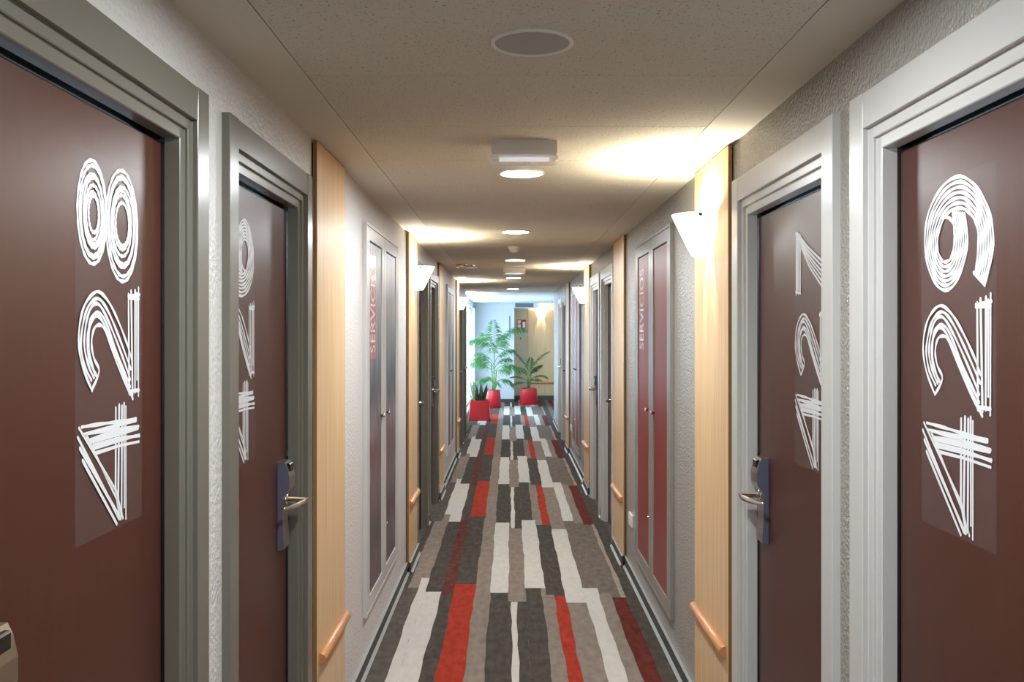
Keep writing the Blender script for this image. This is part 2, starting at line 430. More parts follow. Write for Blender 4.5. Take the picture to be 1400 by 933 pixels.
# carpet: columns with hand-drawn edges, two pattern bands in turn
BR = [-0.69, -0.638, -0.574, -0.521, -0.42, -0.345, -0.215, -0.12, -0.007, 0.010, 0.042, 0.098, 0.197, 0.219, 0.268, 0.337, 0.455, 0.542, 0.612, 0.675, 0.702, 0.80]
CA = 'D D W W K R T K K W K K T T R T W T M M K'.split()
CB = 'K T T K N K T W T T T W W K K W G G G L K'.split()
TAB = [5.71, 5.73, 5.956, 5.637, 5.57, 5.81, 5.80, 5.617, 5.44, 5.424, 5.43, 5.72, 5.72, 5.57, 5.55, 5.41, 5.72, 5.60, 5.52, 5.52, 5.6]
TBA = [7.75, 7.75, 8.04, 7.73, 7.80, 7.95, 7.90, 7.69, 7.46, 7.47, 7.46, 7.79, 7.79, 7.60, 7.60, 7.43, 7.75, 7.66, 7.60, 7.62, 7.7]
PER = 4.03
floor = empty('floor', (0, 0, 0), 'carpeted corridor floor in grey, cream and red stripes', 'floor', kind='structure')
CK = list(CARPET); CI = {k: i for i, k in enumerate(CK)}
mb = MB()
def edge_x(i, y):
    if i in (0, len(BR) - 1): return BR[i]
    return BR[i] + 0.0032*math.sin(y*5.1 + i*1.7) + 0.0024*math.sin(y*13.7 + i*2.9) + 0.0012*math.sin(y*31 + i)
for i in range(len(BR) - 1):
    cuts = []
    for n in range(-3, 5):
        cuts.append((TBA[i] - PER + n*PER, CA[i])); cuts.append((TAB[i] + n*PER, CB[i]))
    cuts.sort()
    for j, (ya, c) in enumerate(cuts):
        yb = cuts[j+1][0] if j + 1 < len(cuts) else 22.5
        ya, yb = max(ya, Y_BACK), min(yb, 21.72)
        if yb - ya < 0.01: continue
        n = max(1, int((yb - ya)/0.12))
        ys = [ya + (yb - ya)*k/n for k in range(n + 1)]
        mb.grid([[(edge_x(i, yy), yy, 0) for yy in ys], [(edge_x(i+1, yy), yy, 0) for yy in ys]], CI[c], False)
def slab(x0, x1, y0, y1, c):
    mb.face([(x0, y0, 0), (x1, y0, 0), (x1, y1, 0), (x0, y1, 0)], CI[c])
slab(LX, -0.69, Y_LOB, Y_END, 'D')
for k, c in enumerate('G M G T W K L T W'.split()):
    slab(0.80 + 0.094*k, 0.80 + 0.094*(k+1), Y_LOBR, 21.72, c)
carpet = mb.build('carpet', [CARPET[k] for k in CK], floor, fix=False)
mb = MB(); mb.box(LX - 0.12, 1.75, Y_BACK - 0.1, 21.84, -0.09, -0.004); mb.build('subfloor', M['base'], floor)
for s in (-1, 1):   # carpet runs into each doorway
    w, f, fw, doors = side(s)
    mb = MB()
    for y0d, y1d, lk in doors:
        mb.face([(w - s*0.001, y0d + 0.05, 0.0006), (w + s*TH, y0d + 0.05, 0.0006), (w + s*TH, y1d - 0.05, 0.0006), (w - s*0.001, y1d - 0.05, 0.0006)])
    mb.build('threshold_carpet', CARPET['D'], floor, fix=False)

# skirting with a pale bead on top and a pale cove at its foot
def baseboard(name, s, spans, label):
    w = WL if s < 0 else WR
    bb = empty(name, (w, (spans[0][0] + spans[-1][1])/2, 0), label, 'skirting', kind='structure')
    for y0, y1, x in spans:
        mb = MB(); mb.box(x, x - s*0.012, y0, y1, 0.0, 0.069); mb.build('skirting_board', M['base'], bb)
        mb = MB(); mb.box(x, x - s*0.014, y0, y1, 0.069, 0.0712); mb.build('top_bead', M['bead'], bb)
        mb = MB(); mb.face([(x - s*0.012, y0, 0.012), (x - s*0.026, y0, 0.001), (x - s*0.026, y1, 0.001), (x - s*0.012, y1, 0.012)])
        mb.face([(x - s*0.026, y0, 0.001), (x - s*0.012, y0, 0.001), (x - s*0.012, y1, 0.001), (x - s*0.026, y1, 0.001)])
        mb.build('cove_strip', M['bead'], bb)
PL = [(3.18, 3.722), (6.074, 6.63), (8.71, 9.26), (11.60, 12.10)]
PR = [(3.255, 3.845), (6.25, 6.86), (8.98, 9.59), (12.08, 12.64)]
def spans(s):
    w, f, fw, doors = side(s); panels = PL if s < 0 else PR
    stops = sorted([(a, b, 'd') for a, b, l in doors] + [(a, b, 'p') for a, b in panels])
    out = []; y = Y_BACK
    for a, b, k in stops:
        if a - y > 0.02: out.append((y, a, w))
        if k == 'p': out.append((a, b, w - s*0.021))
        y = b
    end = Y_LOB if s < 0 else Y_LOBR
    if end - y > 0.02: out.append((y, end, w))
    return out
baseboard('baseboard_left', -1, spans(-1), 'low dark skirting along the pale wall')
baseboard('baseboard_right', 1, spans(1), 'low dark skirting along the grey wall')
bb = empty('baseboard_end', (0.3, Y_END, 0), 'low dark skirting along the end of the lobby', 'skirting', kind='structure')
mb = MB(); mb.box(LX, 0.10, Y_END - 0.012, Y_END, 0, 0.07); mb.build('skirting_board', M['base'], bb)
mb = MB(); mb.box(0.10, 1.65, 21.70, 21.72, 0, 0.10); mb.build('skirting_board', M['base'], bb)

# window of the lobby
win = empty('window_1', (LX - 0.06, (LW0 + LW1)/2, 0.06), 'tall bright lobby window behind the sheer curtain', 'window', kind='structure')
mb = MB()
mb.box(LX - 0.10, LX - 0.05, LW0, LW0 + 0.06, 0.06, 2.16); mb.box(LX - 0.10, LX - 0.05, LW1 - 0.06, LW1, 0.06, 2.16)
mb.box(LX - 0.10, LX - 0.05, LW0 + 0.06, LW1 - 0.06, 0.06, 0.12); mb.box(LX - 0.10, LX - 0.05, LW0 + 0.06, LW1 - 0.06, 2.10, 2.16)
mb.build('window_frame', M['white_plastic'], win)
for yy in (LW0 + 1.4, LW0 + 2.8):
    mb = MB(); mb.box(LX - 0.10, LX - 0.05, yy - 0.03, yy + 0.03, 0.12, 2.10); mb.build('mullion', M['white_plastic'], win)
for ya, yb in ((LW0 + 0.06, LW0 + 1.37), (LW0 + 1.43, LW0 + 2.77), (LW0 + 2.83, LW1 - 0.06)):
    mb = MB(); mb.box(LX - 0.077, LX - 0.071, ya, yb, 0.12, 2.10); mb.build('pane', M['pane'], win)
o = empty('sheer_curtain', (LX + 0.03, 20.3, 0.03), 'white sheer curtain drawn to the end of the tall lobby window', 'curtain')
rows = []
for z in (0.03, 0.8, 1.5, 2.14):
    rows.append([(LX + 0.03 + 0.014*math.sin(k*1.25) + 0.005*math.sin(k*0.6 + z), 20.2 + k*0.02, z) for k in range(38)])
mb = MB(); mb.grid(rows, 0, True); mb.build('curtain_cloth', M['curtain'], o, fix=False)
mb = MB(); mb.tube([(LX + 0.03, 20.05, 2.17), (LX + 0.03, 20.98, 2.17)], 0.012, 8); mb.build('curtain_rod', M['steel'], o)

# ================================================================ DOORS
def door(s, n, d, label, number, part_lock=True):
    w, f, fw, doors = side(s)
    y0, y1, lk = d
    yc = (y0 + y1)/2
    fm = M['frame_dark'] if s < 0 else M['frame_pale']
    face = abs(f); wall = abs(w)
    root = empty('door_%d' % n, (w, yc, 0), label, 'door', kind='structure')
    X = lambda dep: s*(face + dep)
    a = fw/0.121
    # profile of the frame: u inwards from the outer edge, depth behind the face
    prof = [(0, 0.022), (0, 0.0015), (0.0015*a, 0), (0.0705*a, 0), (0.072*a, 0.0015), (0.072*a, 0.012), (0.0735*a, 0.013), (0.094*a, 0.013), (0.096*a, 0.0145),
            (0.096*a, 0.020), (0.099*a, 0.021), (0.119*a, 0.021), (0.121*a, 0.023), (0.121*a, 0.054), (0.124*a, 0.068), (0.126*a, 0.12), (0.105*a, 0.12)]
    gap_shade = 13      # segments from here on are painted black as the shadow gap round the leaf
    nface = 4      # first points make the outer architrave face, butt jointed at the head
    for e in (0, 1):
        yy = (lambda u: y0 + u) if e == 0 else (lambda u: y1 - u)
        mb = MB()
        lo = [(X(dp), yy(u), 0.0) for u, dp in prof]
        hi = [(X(dp), yy(u), FRAME_TOP - (u if i >= nface else 0)) for i, (u, dp) in enumerate(prof)]
        mb.grid([lo, hi], 0, False)
        for q in range(gap_shade, len(prof) - 1): mb.m[q] = 1
        mb.face([(X(0.022), yy(0), FRAME_TOP), (X(0.0015), yy(0), FRAME_TOP), (X(0), yy(0.0015*a), FRAME_TOP), (X(0), yy(0.0705*a), FRAME_TOP), (X(0.022), yy(0.0705*a), FRAME_TOP)])
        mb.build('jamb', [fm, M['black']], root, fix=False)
    mb = MB()
    hp = [(0, 0.022)] + [(u, dp + (0.0008 if i < nface else 0)) for i, (u, dp) in enumerate(prof)][1:]
    ends = []
    for yy in ((lambda u: y0 + u), (lambda u: y1 - u)):
        ends.append([(X(dp), yy(max(u, 0.0705*a)), FRAME_TOP - u) for u, dp in hp])
    mb.grid(ends, 0, False)
    for q in range(gap_shade, len(prof) - 1): mb.m[q] = 1
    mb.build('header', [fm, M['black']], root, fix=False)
    # leaf
    o0, o1, ot = y0 + fw + 0.008, y1 - fw - 0.008, FRAME_TOP - fw - 0.010
    lx = 0.0585
    mb = MB(); mb.box(X(lx), X(lx + 0.04), o0, o1, 0.006, ot, bev=0.001)
    mb.build('door_leaf', M['door'], root)
    # number sticker
    if number:
        sw = 0.285 if s > 0 else 0.277
        base = 1.218 if s > 0 else 1.238
        if lk < 0: ya = (1.854 - sw) if s > 0 else 1.531
        else: ya = (2.680 - sw) if s > 0 else 2.338
        mb = MB(); mb.box(X(lx - 0.0004), X(lx + 0.0002), ya, ya + sw, base, base + 0.678)
        st = mb.build('number_sticker', M['film'], root, loc=None, label='clear film sticker with %s in white pen strokes' % number)
        sc_u = sw/0.2855
        if s < 0: put = lambda u, z, h: (X(lx - 0.0006 - h), ya + 0.001*u*sc_u, base + 0.001*z)
        else: put = lambda u, z, h: (X(lx - 0.0006 - h), ya + sw - 0.001*u*sc_u, base + 0.001*z)
        for ch in (number[2], '2', '4'):
            mb = MB(); stroke_mesh(mb, GLYPH[ch], put, {'8': 7.9, '9': 7.8, '6': 7.8}.get(ch, 7.4))
            mb.build('numeral', M['ink'], st, fix=False)
    # electronic lock and lever
    if lk > 0: ya, yb = o1 - 0.109, o1 - 0.036
    else: ya, yb = o0 + 0.039, o0 + 0.112
    dirh = -lk                                  # towards the hinges
    D = lambda t: s*(face + lx - t)
    lockp = [(0.0, 1.192), (0.022, 1.192), (0.030, 1.176), (0.037, 1.145), (0.037, 1.112), (0.034, 1.102), (0.021, 1.085), (0.015, 1.072), (0.0155, 1.0), (0.020, 0.93), (0.019, 0.918), (0.0, 0.914)]
    mb = MB()
    r0 = [(D(t), ya, z) for t, z in lockp]; r1 = [(D(t), yb, z) for t, z in lockp]
    mb.grid([r0, r1], 0, False)
    mb.face(r0[::-1], 1); mb.face(r1, 1)
    lock = mb.build('electronic_lock', [M['steel'], M['lock_blue']], root, label='satin steel card lock with bluish side')
    mb = MB(); mb.box(D(0.020), D(0.0352), ya + 0.012, yb - 0.012, 1.158, 1.186, bev=0.003); mb.build('card_reader', M['black'], lock)
    ym = (ya + yb)/2
    mb = MB(); mb.tube([(D(0.012), ym, 1.069), (D(0.024), ym, 1.069), (D(0.024), ym, 1.069), (D(0.078), ym, 1.066)], [0.017, 0.017, 0.010, 0.010], 12)
    mb.build('spindle', M['chrome'], lock)
    mb = MB(); rows = []
    for t, h, z, th, tl in ((0.082, -0.016, 1.071, 0.003, 0.004), (0.080, -0.008, 1.068, 0.005, 0.009), (0.073, 0.012, 1.063, 0.006, 0.012), (0.064, 0.036, 1.060, 0.006, 0.012), (0.054, 0.064, 1.059, 0.0055, 0.011), (0.045, 0.092, 1.060, 0.005, 0.008), (0.039, 0.116, 1.062, 0.004, 0.005), (0.037, 0.126, 1.063, 0.003, 0.003)):
        y = ym + dirh*h
        rows.append([(D(t - th), y, z - tl), (D(t + th), y, z - tl*0.8), (D(t + th*1.2), y, z), (D(t + th), y, z + tl*0.6), (D(t - th), y, z + tl*0.6), (D(t - th*1.2), y, z)])
    mb.grid(rows, 0, True, True); mb.face(rows[0][::-1]); mb.face(rows[-1])
    mb.build('lever_handle', M['chrome'], lock)
    # small bolt below the lock on the frame side
    return root

names_l = [('brown door 428 in a dark grey frame, nearest on the pale wall', '428'),
           ('brown door 426 in a dark grey frame beside the first beech panel on the pale wall', '426'),
           ('brown door just past the lit sconce panel on the pale wall', None),
           ('brown door before the third beech panel on the pale wall', None),
           ('brown door past the farthest sconce panel on the pale wall', None),
           ('last brown door on the pale wall before the bright window', None)]
names_r = [('brown door 429 in a pale grey frame, nearest on the grey wall', '429'),
           ('brown door 427 in a pale grey frame beside the near lit sconce panel', '427'),
           ('brown door just past the second beech panel on the grey wall', None),
           ('brown door before the far lit sconce panel on the grey wall', None),
           ('brown door past the fourth beech panel on the grey wall', None),
           ('last brown door on the grey wall before the lobby', None)]
k = 1
for i in range(6):
    door(-1, k, DOORS_L[i], *names_l[i]); k += 1
    door(1, k, DOORS_R[i], *names_r[i]); k += 1

# ================================================================ BEECH PANELS AND SCONCES
def panel(s, y0, y1, label, rail_label=None):
    w, f, fw, doors = side(s)
    o = empty('wood_panel', (w, (y0 + y1)/2, 0), label, 'wall panel', 'beech panels along the corridor')
    mb = MB(); mb.box(f + s*0.014, f, y0, y1, 0.0725, CEIL - 0.004, bev=0.0012); pb = mb.build('panel_board', [M['wood'], M['wood_edge']], o)
    for q in pb.data.polygons:
        if abs(q.normal.y) > 0.9 or abs(q.normal.z) > 0.9: q.material_index = 1
    mb = MB(); mb.box(w, f + s*0.014, y0 + 0.01, y1 - 0.01, 0.0725, CEIL - 0.01); mb.build('dark_gap_fill', M['black'], o)  # black filler paints the shaded gap behind the board
    # half-round rail screwed to the panel
    mb = MB(); rows = []
    ya, yb = y0 + 0.03, y1 - 0.01
    for yy, k in ((ya, 0.9), (ya + 0.003, 1), (yb - 0.003, 1), (yb, 0.9)):
        rows.append([(f - s*0.027*k*max(0, math.sin(a)), yy, 0.452 - 0.021*k*math.cos(a)) for a in [q*math.pi/10 for q in range(11)]])
    mb.grid(rows, 0, True, True); mb.face(rows[0][::-1]); mb.face(rows[-1])
    mb.build('handrail', M['rail'], o)
    return o
lab_l = ['beech panel beside door 426, without a lamp', 'beech panel bearing the nearer lit sconce on the pale wall',
         'third beech panel along the pale wall, before the far cupboard', 'beech panel bearing the farthest sconce on the pale wall']
lab_r = ['beech panel bearing the large near sconce beside door 427', 'lampless beech panel just past the near red cupboard',
         'beech panel bearing the far sconce on the grey wall', 'last beech panel on the grey wall, past the far cupboard']
for (a, b), l in zip(PL, lab_l): panel(-1, a, b, l)
for (a, b), l in zip(PR, lab_r): panel(1, a, b, l)
o = empty('wood_panel', (0.75, 21.70, 0), 'wide beech panel on the back wall of the alcove, lit by a sconce', 'wall panel', 'beech panels along the corridor')
mb = MB(); mb.box(0.43, 1.10, 21.70, 21.72, 0.10, 2.25, bev=0.0012); mb.build('panel_board', M['wood'], o)
mb = MB(); mb.tube([(0.48, 21.675, 0.405), (1.08, 21.675, 0.405)], 0.025, 10); mb.build('handrail', M['rail'], o)

def sconce(P, out, t, label, zc=1.895):
    """Half-funnel of frosted glass, open above and below, standing off a wall at P."""
    P = Vector(P); out = Vector(out); t = Vector(t); up = Vector((0, 0, 1))
    o = empty('wall_sconce', (P.x, P.y, zc), label, 'lamp', 'frosted glass wall sconces')
    pt = lambda a, b, z: P + t*a + out*b + up*z
    H = 0.162
    mb = MB(); ro = []; ri = []
    for k in range(7):
        q = k/6
        a = 0.062 + (0.122 - 0.062)*q; b = 0.062 + (0.142 - 0.062)*q**0.92
        ro.append([pt(a*math.cos(g), 0.006 + b*math.sin(g), zc + H*q) for g in [j*math.pi/20 for j in range(21)]])
        ri.append([pt((a-0.004)*math.cos(g), 0.006 + (b-0.004)*math.sin(g), zc + H*q) for g in [j*math.pi/20 for j in range(21)]])
    mb.grid(ro); mb.grid([r[::-1] for r in ri])
    for r1, r2 in ((ro[0], ri[0]), (ro[-1], ri[-1])): mb.grid([r1, r2], 0, False)
    mb.build('glass_shade', M['shade'], o)
    def bx(mb, a0, a1, b0, b1, z0, z1):
        p, q = pt(a0, b0, z0), pt(a1, b1, z1)
        mb.box(p.x, q.x, p.y, q.y, z0, z1)
    mb = MB(); bx(mb, -0.05, 0.05, 0.0, 0.008, zc + 0.03, zc + 0.125); mb.build('back_plate', M['white_plastic'], o)
    for sg in (-1, 1):
        mb = MB(); c = pt(sg*0.108, 0.056, zc + H - 0.012); d = pt(sg*0.124, 0.064, zc + H - 0.012)
        mb.tube([c, d], 0.0055, 8); mb.build('clip_screw', M['joint'], o)
    mb = MB(); mb.tube([pt(0, 0.006, zc + 0.05), pt(0, 0.045, zc + 0.05), pt(0, 0.05, zc + 0.052), pt(0, 0.05, zc + 0.094)], 0.011, 10); mb.build('lamp_holder', M['white_plastic'], o)
    mb = MB(); c = pt(0, 0.05, zc + 0.122)
    mb.lathe([(0.001, -0.03), (0.014, -0.028), (0.021, -0.012), (0.023, 0.0), (0.021, 0.012), (0.014, 0.022), (0.001, 0.026)], c, 14)
    mb.build('bulb', M['bulb'], o)
    return o
sconce((FR, 3.553, 0), (-1, 0, 0), (0, 1, 0), 'large near lit sconce on the beech panel beside door 427')
sconce((FL, 6.355, 0), (1, 0, 0), (0, 1, 0), 'lit sconce on the second beech panel of the pale wall')
sconce((FR, 9.29, 0), (-1, 0, 0), (0, 1, 0), 'small far lit sconce on the third beech panel of the grey wall')
sconce((FL, 11.86, 0), (1, 0, 0), (0, 1, 0), 'small far lit sconce on the last beech panel of the pale wall')
sconce((0.745, 21.70, 0), (0, -1, 0), (1, 0, 0), 'lit sconce seen head on, at the back of the alcove', 1.93)
sconce((LX, 15.55, 0), (1, 0, 0), (0, 1, 0), 'half-hidden lit sconce in the lobby just before the window')

# ================================================================ SERVICE CUPBOARDS
def lettering(body, h, length, put):
    cu = bpy.data.curves.new('lettering', 'FONT'); cu.body = body; cu.resolution_u = 3; cu.align_x = 'LEFT'
    tmp = bpy.data.objects.new('lettering', cu); COL.objects.link(tmp)
    bpy.context.view_layer.update()
    me = bpy.data.meshes.new_from_object(tmp.evaluated_get(bpy.context.evaluated_depsgraph_get()))
    bpy.data.objects.remove(tmp)
    xs = [v.co.x for v in me.vertices]; ys = [v.co.y for v in me.vertices]
    x0, x1, y0, y1 = min(xs), max(xs), min(ys), max(ys)
    mb = MB()
    for p in me.polygons:
        mb.face([put((me.vertices[i].co.x - x0)/(x1 - x0)*length, (me.vertices[i].co.y - y0)/(y1 - y0)*h) for i in p.vertices])
    bpy.data.meshes.remove(me)
    return mb

def cupboard(s, y0, y1, z0, z1, label, words=True, red=True):
    w, f, fw, doors = side(s); face = abs(f)
    X = lambda dep: s*(face + dep)
    fm = M['cup_pale'] if s < 0 else M['cup_grey']
    o = empty('service_cupboard', (w, (y0 + y1)/2, 0), label, 'cupboard', 'service cupboards set into the walls')
    e = 0.016
    mb = MB()
    mb.box(X(0), X(0.02), y0, y0 + e, z0, z1, bev=0.0015); mb.box(X(0), X(0.02), y1 - e, y1, z0, z1, bev=0.0015)
    mb.box(X(0), X(0.02), y0 + e, y1 - e, z1 - e, z1, bev=0.0015); mb.box(X(0), X(0.02), y0 + e, y1 - e, z0, z0 + e, bev=0.0015)
    mb.box(X(0.017), X(0.02), y0 + e, y1 - e, z0 + e, z1 - e)
    mb.build('cupboard_frame', fm, o)
    ym = (y0 + y1)/2
    leaves = [(y0 + e + 0.002, ym - 0.002), (ym + 0.002, y1 - e - 0.002)]
    for i, (a, b) in enumerate(leaves):
        st, tr, br = 0.078, 0.062, 0.062
        c, d = z0 + e + 0.002, z1 - e - 0.002
        mb = MB()
        mb.box(X(0.001), X(0.0165), a, a + st, c, d, bev=0.0012); mb.box(X(0.001), X(0.0165), b - st, b, c, d, bev=0.0012)
        mb.box(X(0.001), X(0.0165), a + st, b - st, d - tr, d, bev=0.0012); mb.box(X(0.001), X(0.0165), a + st, b - st, c, c + br, bev=0.0012)
        dr = mb.build('cupboard_door', fm, o)
        ia, ib, ic, idd = a + st + 0.001, b - st - 0.001, c + br + 0.001, d - tr - 0.007
        mb = MB(); mb.box(X(0.0055), X(0.0165), ia, ib, ic, idd, bev=0.0008)
        mb.build('insert_panel', M['red_panel'] if red else M['city'], dr, label='glossy red insert' if red else 'glossy grey city photograph insert')
        mb = MB(); mb.box(X(0.012), X(0.0165), ia, ib, idd, d - tr); mb.build('painted_shadow', M['black'], dr)  # black strip paints the shadow line above the insert
        ky = (b - st - 0.02) if (i == 0) else (a + st + 0.02)
        mb = MB(); mb.tube([(X(0.006), ky, 1.165), (X(-0.004), ky, 1.165), (X(-0.006), ky, 1.165), (X(-0.016), ky, 1.165)], [0.007, 0.007, 0.012, 0.011], 10); mb.build('knob', M['chrome'], dr)
        if i == 1:
            mb = MB(); mb.tube([(X(0.006), ky, 0.56), (X(-0.003), ky, 0.56)], 0.009, 10); mb.build('lock_cylinder', M['chrome'], dr)
        first = (i == 0) if s < 0 else (i == 1)
        if first and words:
            z_a, ln, hh = 1.50, 0.475, 0.155
            if s < 0:
                if not red:
                    mb = MB(); mb.box(X(0.0051), X(0.0056), ia + 0.025, ia + 0.225, 1.47, 1.985); mb.build('word_band', M['banner'], dr)
                put = lambda u, v: (X(0.0048), ia + 0.20 - v, z_a + u)
            else:
                put = lambda u, v: (X(0.0050), ib - 0.22 + v, z_a + u)
            lettering('SERVICIOS', hh, ln, put).build('lettering', M['banner_ink'] if s < 0 else M['letter'], dr, fix=False)
    return o
cupboard(-1, 4.287, 5.49, 0.257, 2.123, 'near pale grey cupboard with city photograph inserts on the pale wall', True, False)
cupboard(1, 4.436, 5.663, 0.20, 2.133, 'near grey cupboard with two glossy red inserts on the grey wall', True, True)
cupboard(-1, 9.88, 11.05, 0.257, 2.123, 'far pale grey cupboard with photograph inserts on the pale wall', False, False)
cupboard(1, 10.25, 11.45, 0.20, 2.133, 'far grey cupboard with red inserts on the grey wall', False, True)

def socket(y, z, label):
    o = empty('wall_socket', (WR, y, z), label, 'socket', 'white sockets low on the grey wall')
    mb = MB(); mb.box(WR - 0.012, WR, y - 0.075, y + 0.075, z - 0.04, z + 0.04, bev=0.002); mb.build('socket_plate', M['white_plastic'], o)
    for k in (-0.037, 0.037):
        mb = MB(); mb.tube([(WR - 0.0125, y + k, z), (WR - 0.0145, y + k, z)], 0.021, 14); mb.build('outlet', M['white_plastic'], o)
socket(5.97, 0.376, 'white double socket low on the wall past the near red cupboard')
socket(11.80, 0.366, 'white double socket low on the wall past the far red cupboard')

# ================================================================ CEILING FITTINGS
def downlight(x, y, label):
    o = empty('downlight', (x, y, CEIL), label, 'lamp', 'round ceiling downlights')
    mb = MB(); mb.lathe([(0.098, 0), (0.098, -0.002), (0.094, -0.005), (0.086, -0.005), (0.085, -0.001)], (x, y, CEIL), 40); mb.build('trim_ring', M['white_plastic'], o)
    mb = MB(); mb.face([(x + 0.0855*math.cos(q*math.tau/40), y + 0.0855*math.sin(q*math.tau/40), CEIL - 0.0025) for q in range(40, 0, -1)])
    mb.build('diffuser', M['lamp_on'], o, fix=False)
for x, y, l in ((0.06, 1.70, 'round lit downlight above doors 426 and 427, just cut off overhead'), (0.049, 3.853, 'largest lit downlight in view, just past the near emergency light'),
                (0.039, 6.096, 'second round lit downlight down the ceiling, level with the pale wall sconce'), (0.05, 8.48, 'third round lit downlight, just past the small smoke detector'),
                (0.045, 11.23, 'fourth round lit downlight, past the far emergency light'), (0.045, 14.1, 'farthest round lit downlight, at the mouth of the lobby'),
                (0.06, -0.35, 'unseen downlight added just behind the viewer for ambient light'), (0.06, -1.9, 'unseen downlight added nearest the plain back wall for ambient light')):  # these two are unseen, added behind the view for ambient light
    downlight(x, y, l)

o = empty('ceiling_speaker', (0.0517, 2.117, CEIL), 'round grey ceiling speaker near the front of the ceiling', 'speaker')
mb = MB(); mb.lathe([(0.096, 0), (0.096, -0.003), (0.092, -0.006), (0.088, -0.005), (0.086, -0.0015)], (0.0517, 2.117, CEIL), 48); mb.build('speaker_rim', M['white_plastic'], o)
M['mesh_grey'] = mat('speaker_mesh', srgb(168, 162, 156), 0.55); noise_bump(M['mesh_grey'], 900, 0.4, 0.001)
mb = MB(); mb.lathe([(0.087, -0.002), (0.06, -0.0045), (0.03, -0.0055), (0.001, -0.006)], (0.0517, 2.117, CEIL), 48, captop=True); mb.build('speaker_mesh', M['mesh_grey'], o)

M['emerg'] = mat('emergency_housing', srgb(232, 229, 222), 0.4)
M['tube_glow'] = mat('emergency_tube', srgb(235, 236, 240), 0.3, emis=(0.92, 0.94, 1.0, 1), estr=0.8)  # faint glow, the tube is taken as lit
def emergency(x, y, label):
    o = empty('emergency_light', (x, y, CEIL), label, 'emergency light', 'emergency lights on the ceiling')
    rows = []
    mb = MB()
    for z, hx, dy in ((0, 0.112, 0.0), (-0.004, 0.1145, 0.0), (-0.046, 0.1145, 0.0), (-0.049, 0.113, 0.001)):
        rows.append([(x - hx, y + dy, CEIL + z), (x + hx, y + dy, CEIL + z), (x + hx, y + 0.11 - dy, CEIL + z), (x - hx, y + 0.11 - dy, CEIL + z)])
    mb.grid(rows, 0, False, True); mb.face(rows[-1]); mb.face(rows[0][::-1]); mb.build('housing', M['emerg'], o)
    mb = MB(); rows = []
    for z, hx, dy in ((-0.049, 0.112, 0.002), (-0.056, 0.1175, -0.002), (-0.066, 0.1165, 0.0), (-0.073, 0.10, 0.018)):
        rows.append([(x - hx, y + dy, CEIL + z), (x + hx, y + dy, CEIL + z), (x + hx, y + 0.11 - dy, CEIL + z), (x - hx, y + 0.11 - dy, CEIL + z)])
    mb.grid(rows, 0, False, True); mb.face(rows[-1]); mb.build('clear_cover', M['lens'], o)
    mb = MB(); mb.tube([(x - 0.09, y + 0.055, CEIL - 0.058), (x + 0.09, y + 0.055, CEIL - 0.058)], 0.007, 10); mb.build('lamp_tube', M['tube_glow'], o)
emergency(0.051, 3.19, 'near emergency light box with clear cover, before the largest downlight')
emergency(0.044, 9.50, 'small far emergency light box between the third and fourth downlights')

def detector(x, y, label):
    o = empty('smoke_detector', (x, y, CEIL), label, 'smoke detector', 'smoke detectors on the ceiling')
    mb = MB(); mb.lathe([(0.052, 0), (0.052, -0.014), (0.047, -0.018)], (x, y, CEIL), 28, captop=True); mb.build('detector_base', M['white_plastic'], o)
    mb = MB(); mb.lathe([(0.038, -0.018), (0.036, -0.036), (0.024, -0.047), (0.001, -0.049)], (x, y, CEIL), 28, captop=True); mb.build('sensor_head', M['white_plastic'], o)
detector(0.034, 7.15, 'small smoke detector in the corridor, before the third downlight')
detector(-0.22, 18.3, 'small smoke detector on the white lobby ceiling')
o = empty('ceiling_vent', (-0.43, 9.03, CEIL), 'round white ceiling vent with dark slots near the pale wall', 'vent')
mb = MB(); mb.lathe([(0.10, 0), (0.10, -0.022), (0.094, -0.03), (0.082, -0.028), (0.080, -0.003)], (-0.43, 9.03, CEIL), 32); mb.build('vent_ring', M['chrome'], o)
mb = MB(); mb.lathe([(0.081, -0.003), (0.001, -0.003)], (-0.43, 9.03, CEIL), 32); mb.build('dark_throat', M['joint'], o)
for k in range(-2, 3):
    hx = math.sqrt(0.08**2 - (k*0.028)**2)
    mb = MB(); mb.box(-0.43 - hx, -0.43 + hx, 9.03 + k*0.028 - 0.006, 9.03 + k*0.028 + 0.006, CEIL - 0.024, CEIL - 0.010); mb.build('slot_blade', M['white_plastic'], o)

# ================================================================ LOBBY THINGS
o = empty('fire_sign', (0.278, 21.715, 1.80), 'small square red fire sign with white pictogram on the beige wall', 'sign')
mb = MB(); mb.box(0.173, 0.383, 21.712, 21.72, 1.695, 1.905, bev=0.002); mb.build('sign_plate', M['sign_red'], o)
def flat(name, pts, m, yy=21.711):
    mb = MB(); mb.face([(x, yy, z) for x, z in pts]); mb.face([(x, yy + 0.0008, z) for x, z in pts][::-1]); return mb.build(name, m, o, fix=False)
flat('pictogram', [(0.187, 1.712), (0.262, 1.712), (0.262, 1.79), (0.187, 1.79)], M['sign_white'])
flat('pictogram', [(0.187, 1.812), (0.245, 1.812), (0.262, 1.85), (0.262, 1.888), (0.187, 1.888)], M['sign_white'])
flat('pictogram', [(0.302, 1.712), (0.368, 1.712), (0.368, 1.848), (0.330, 1.856), (0.302, 1.848)], M['sign_white'])
flat('pictogram', [(0.30, 1.868), (0.36, 1.868), (0.345, 1.882), (0.315, 1.882)], M['black'])
flat('pictogram', [(0.27, 1.715), (0.294, 1.715), (0.294, 1.77), (0.282, 1.79), (0.27, 1.77)], M['black'])
o = empty('call_button', (0.255, 21.71, 1.46), 'small dark round button below the red sign', 'button')
mb = MB(); mb.tube([(0.255, 21.72, 1.46), (0.255, 21.708, 1.46)], 0.026, 16); mb.build('button_ring', M['steel'], o)
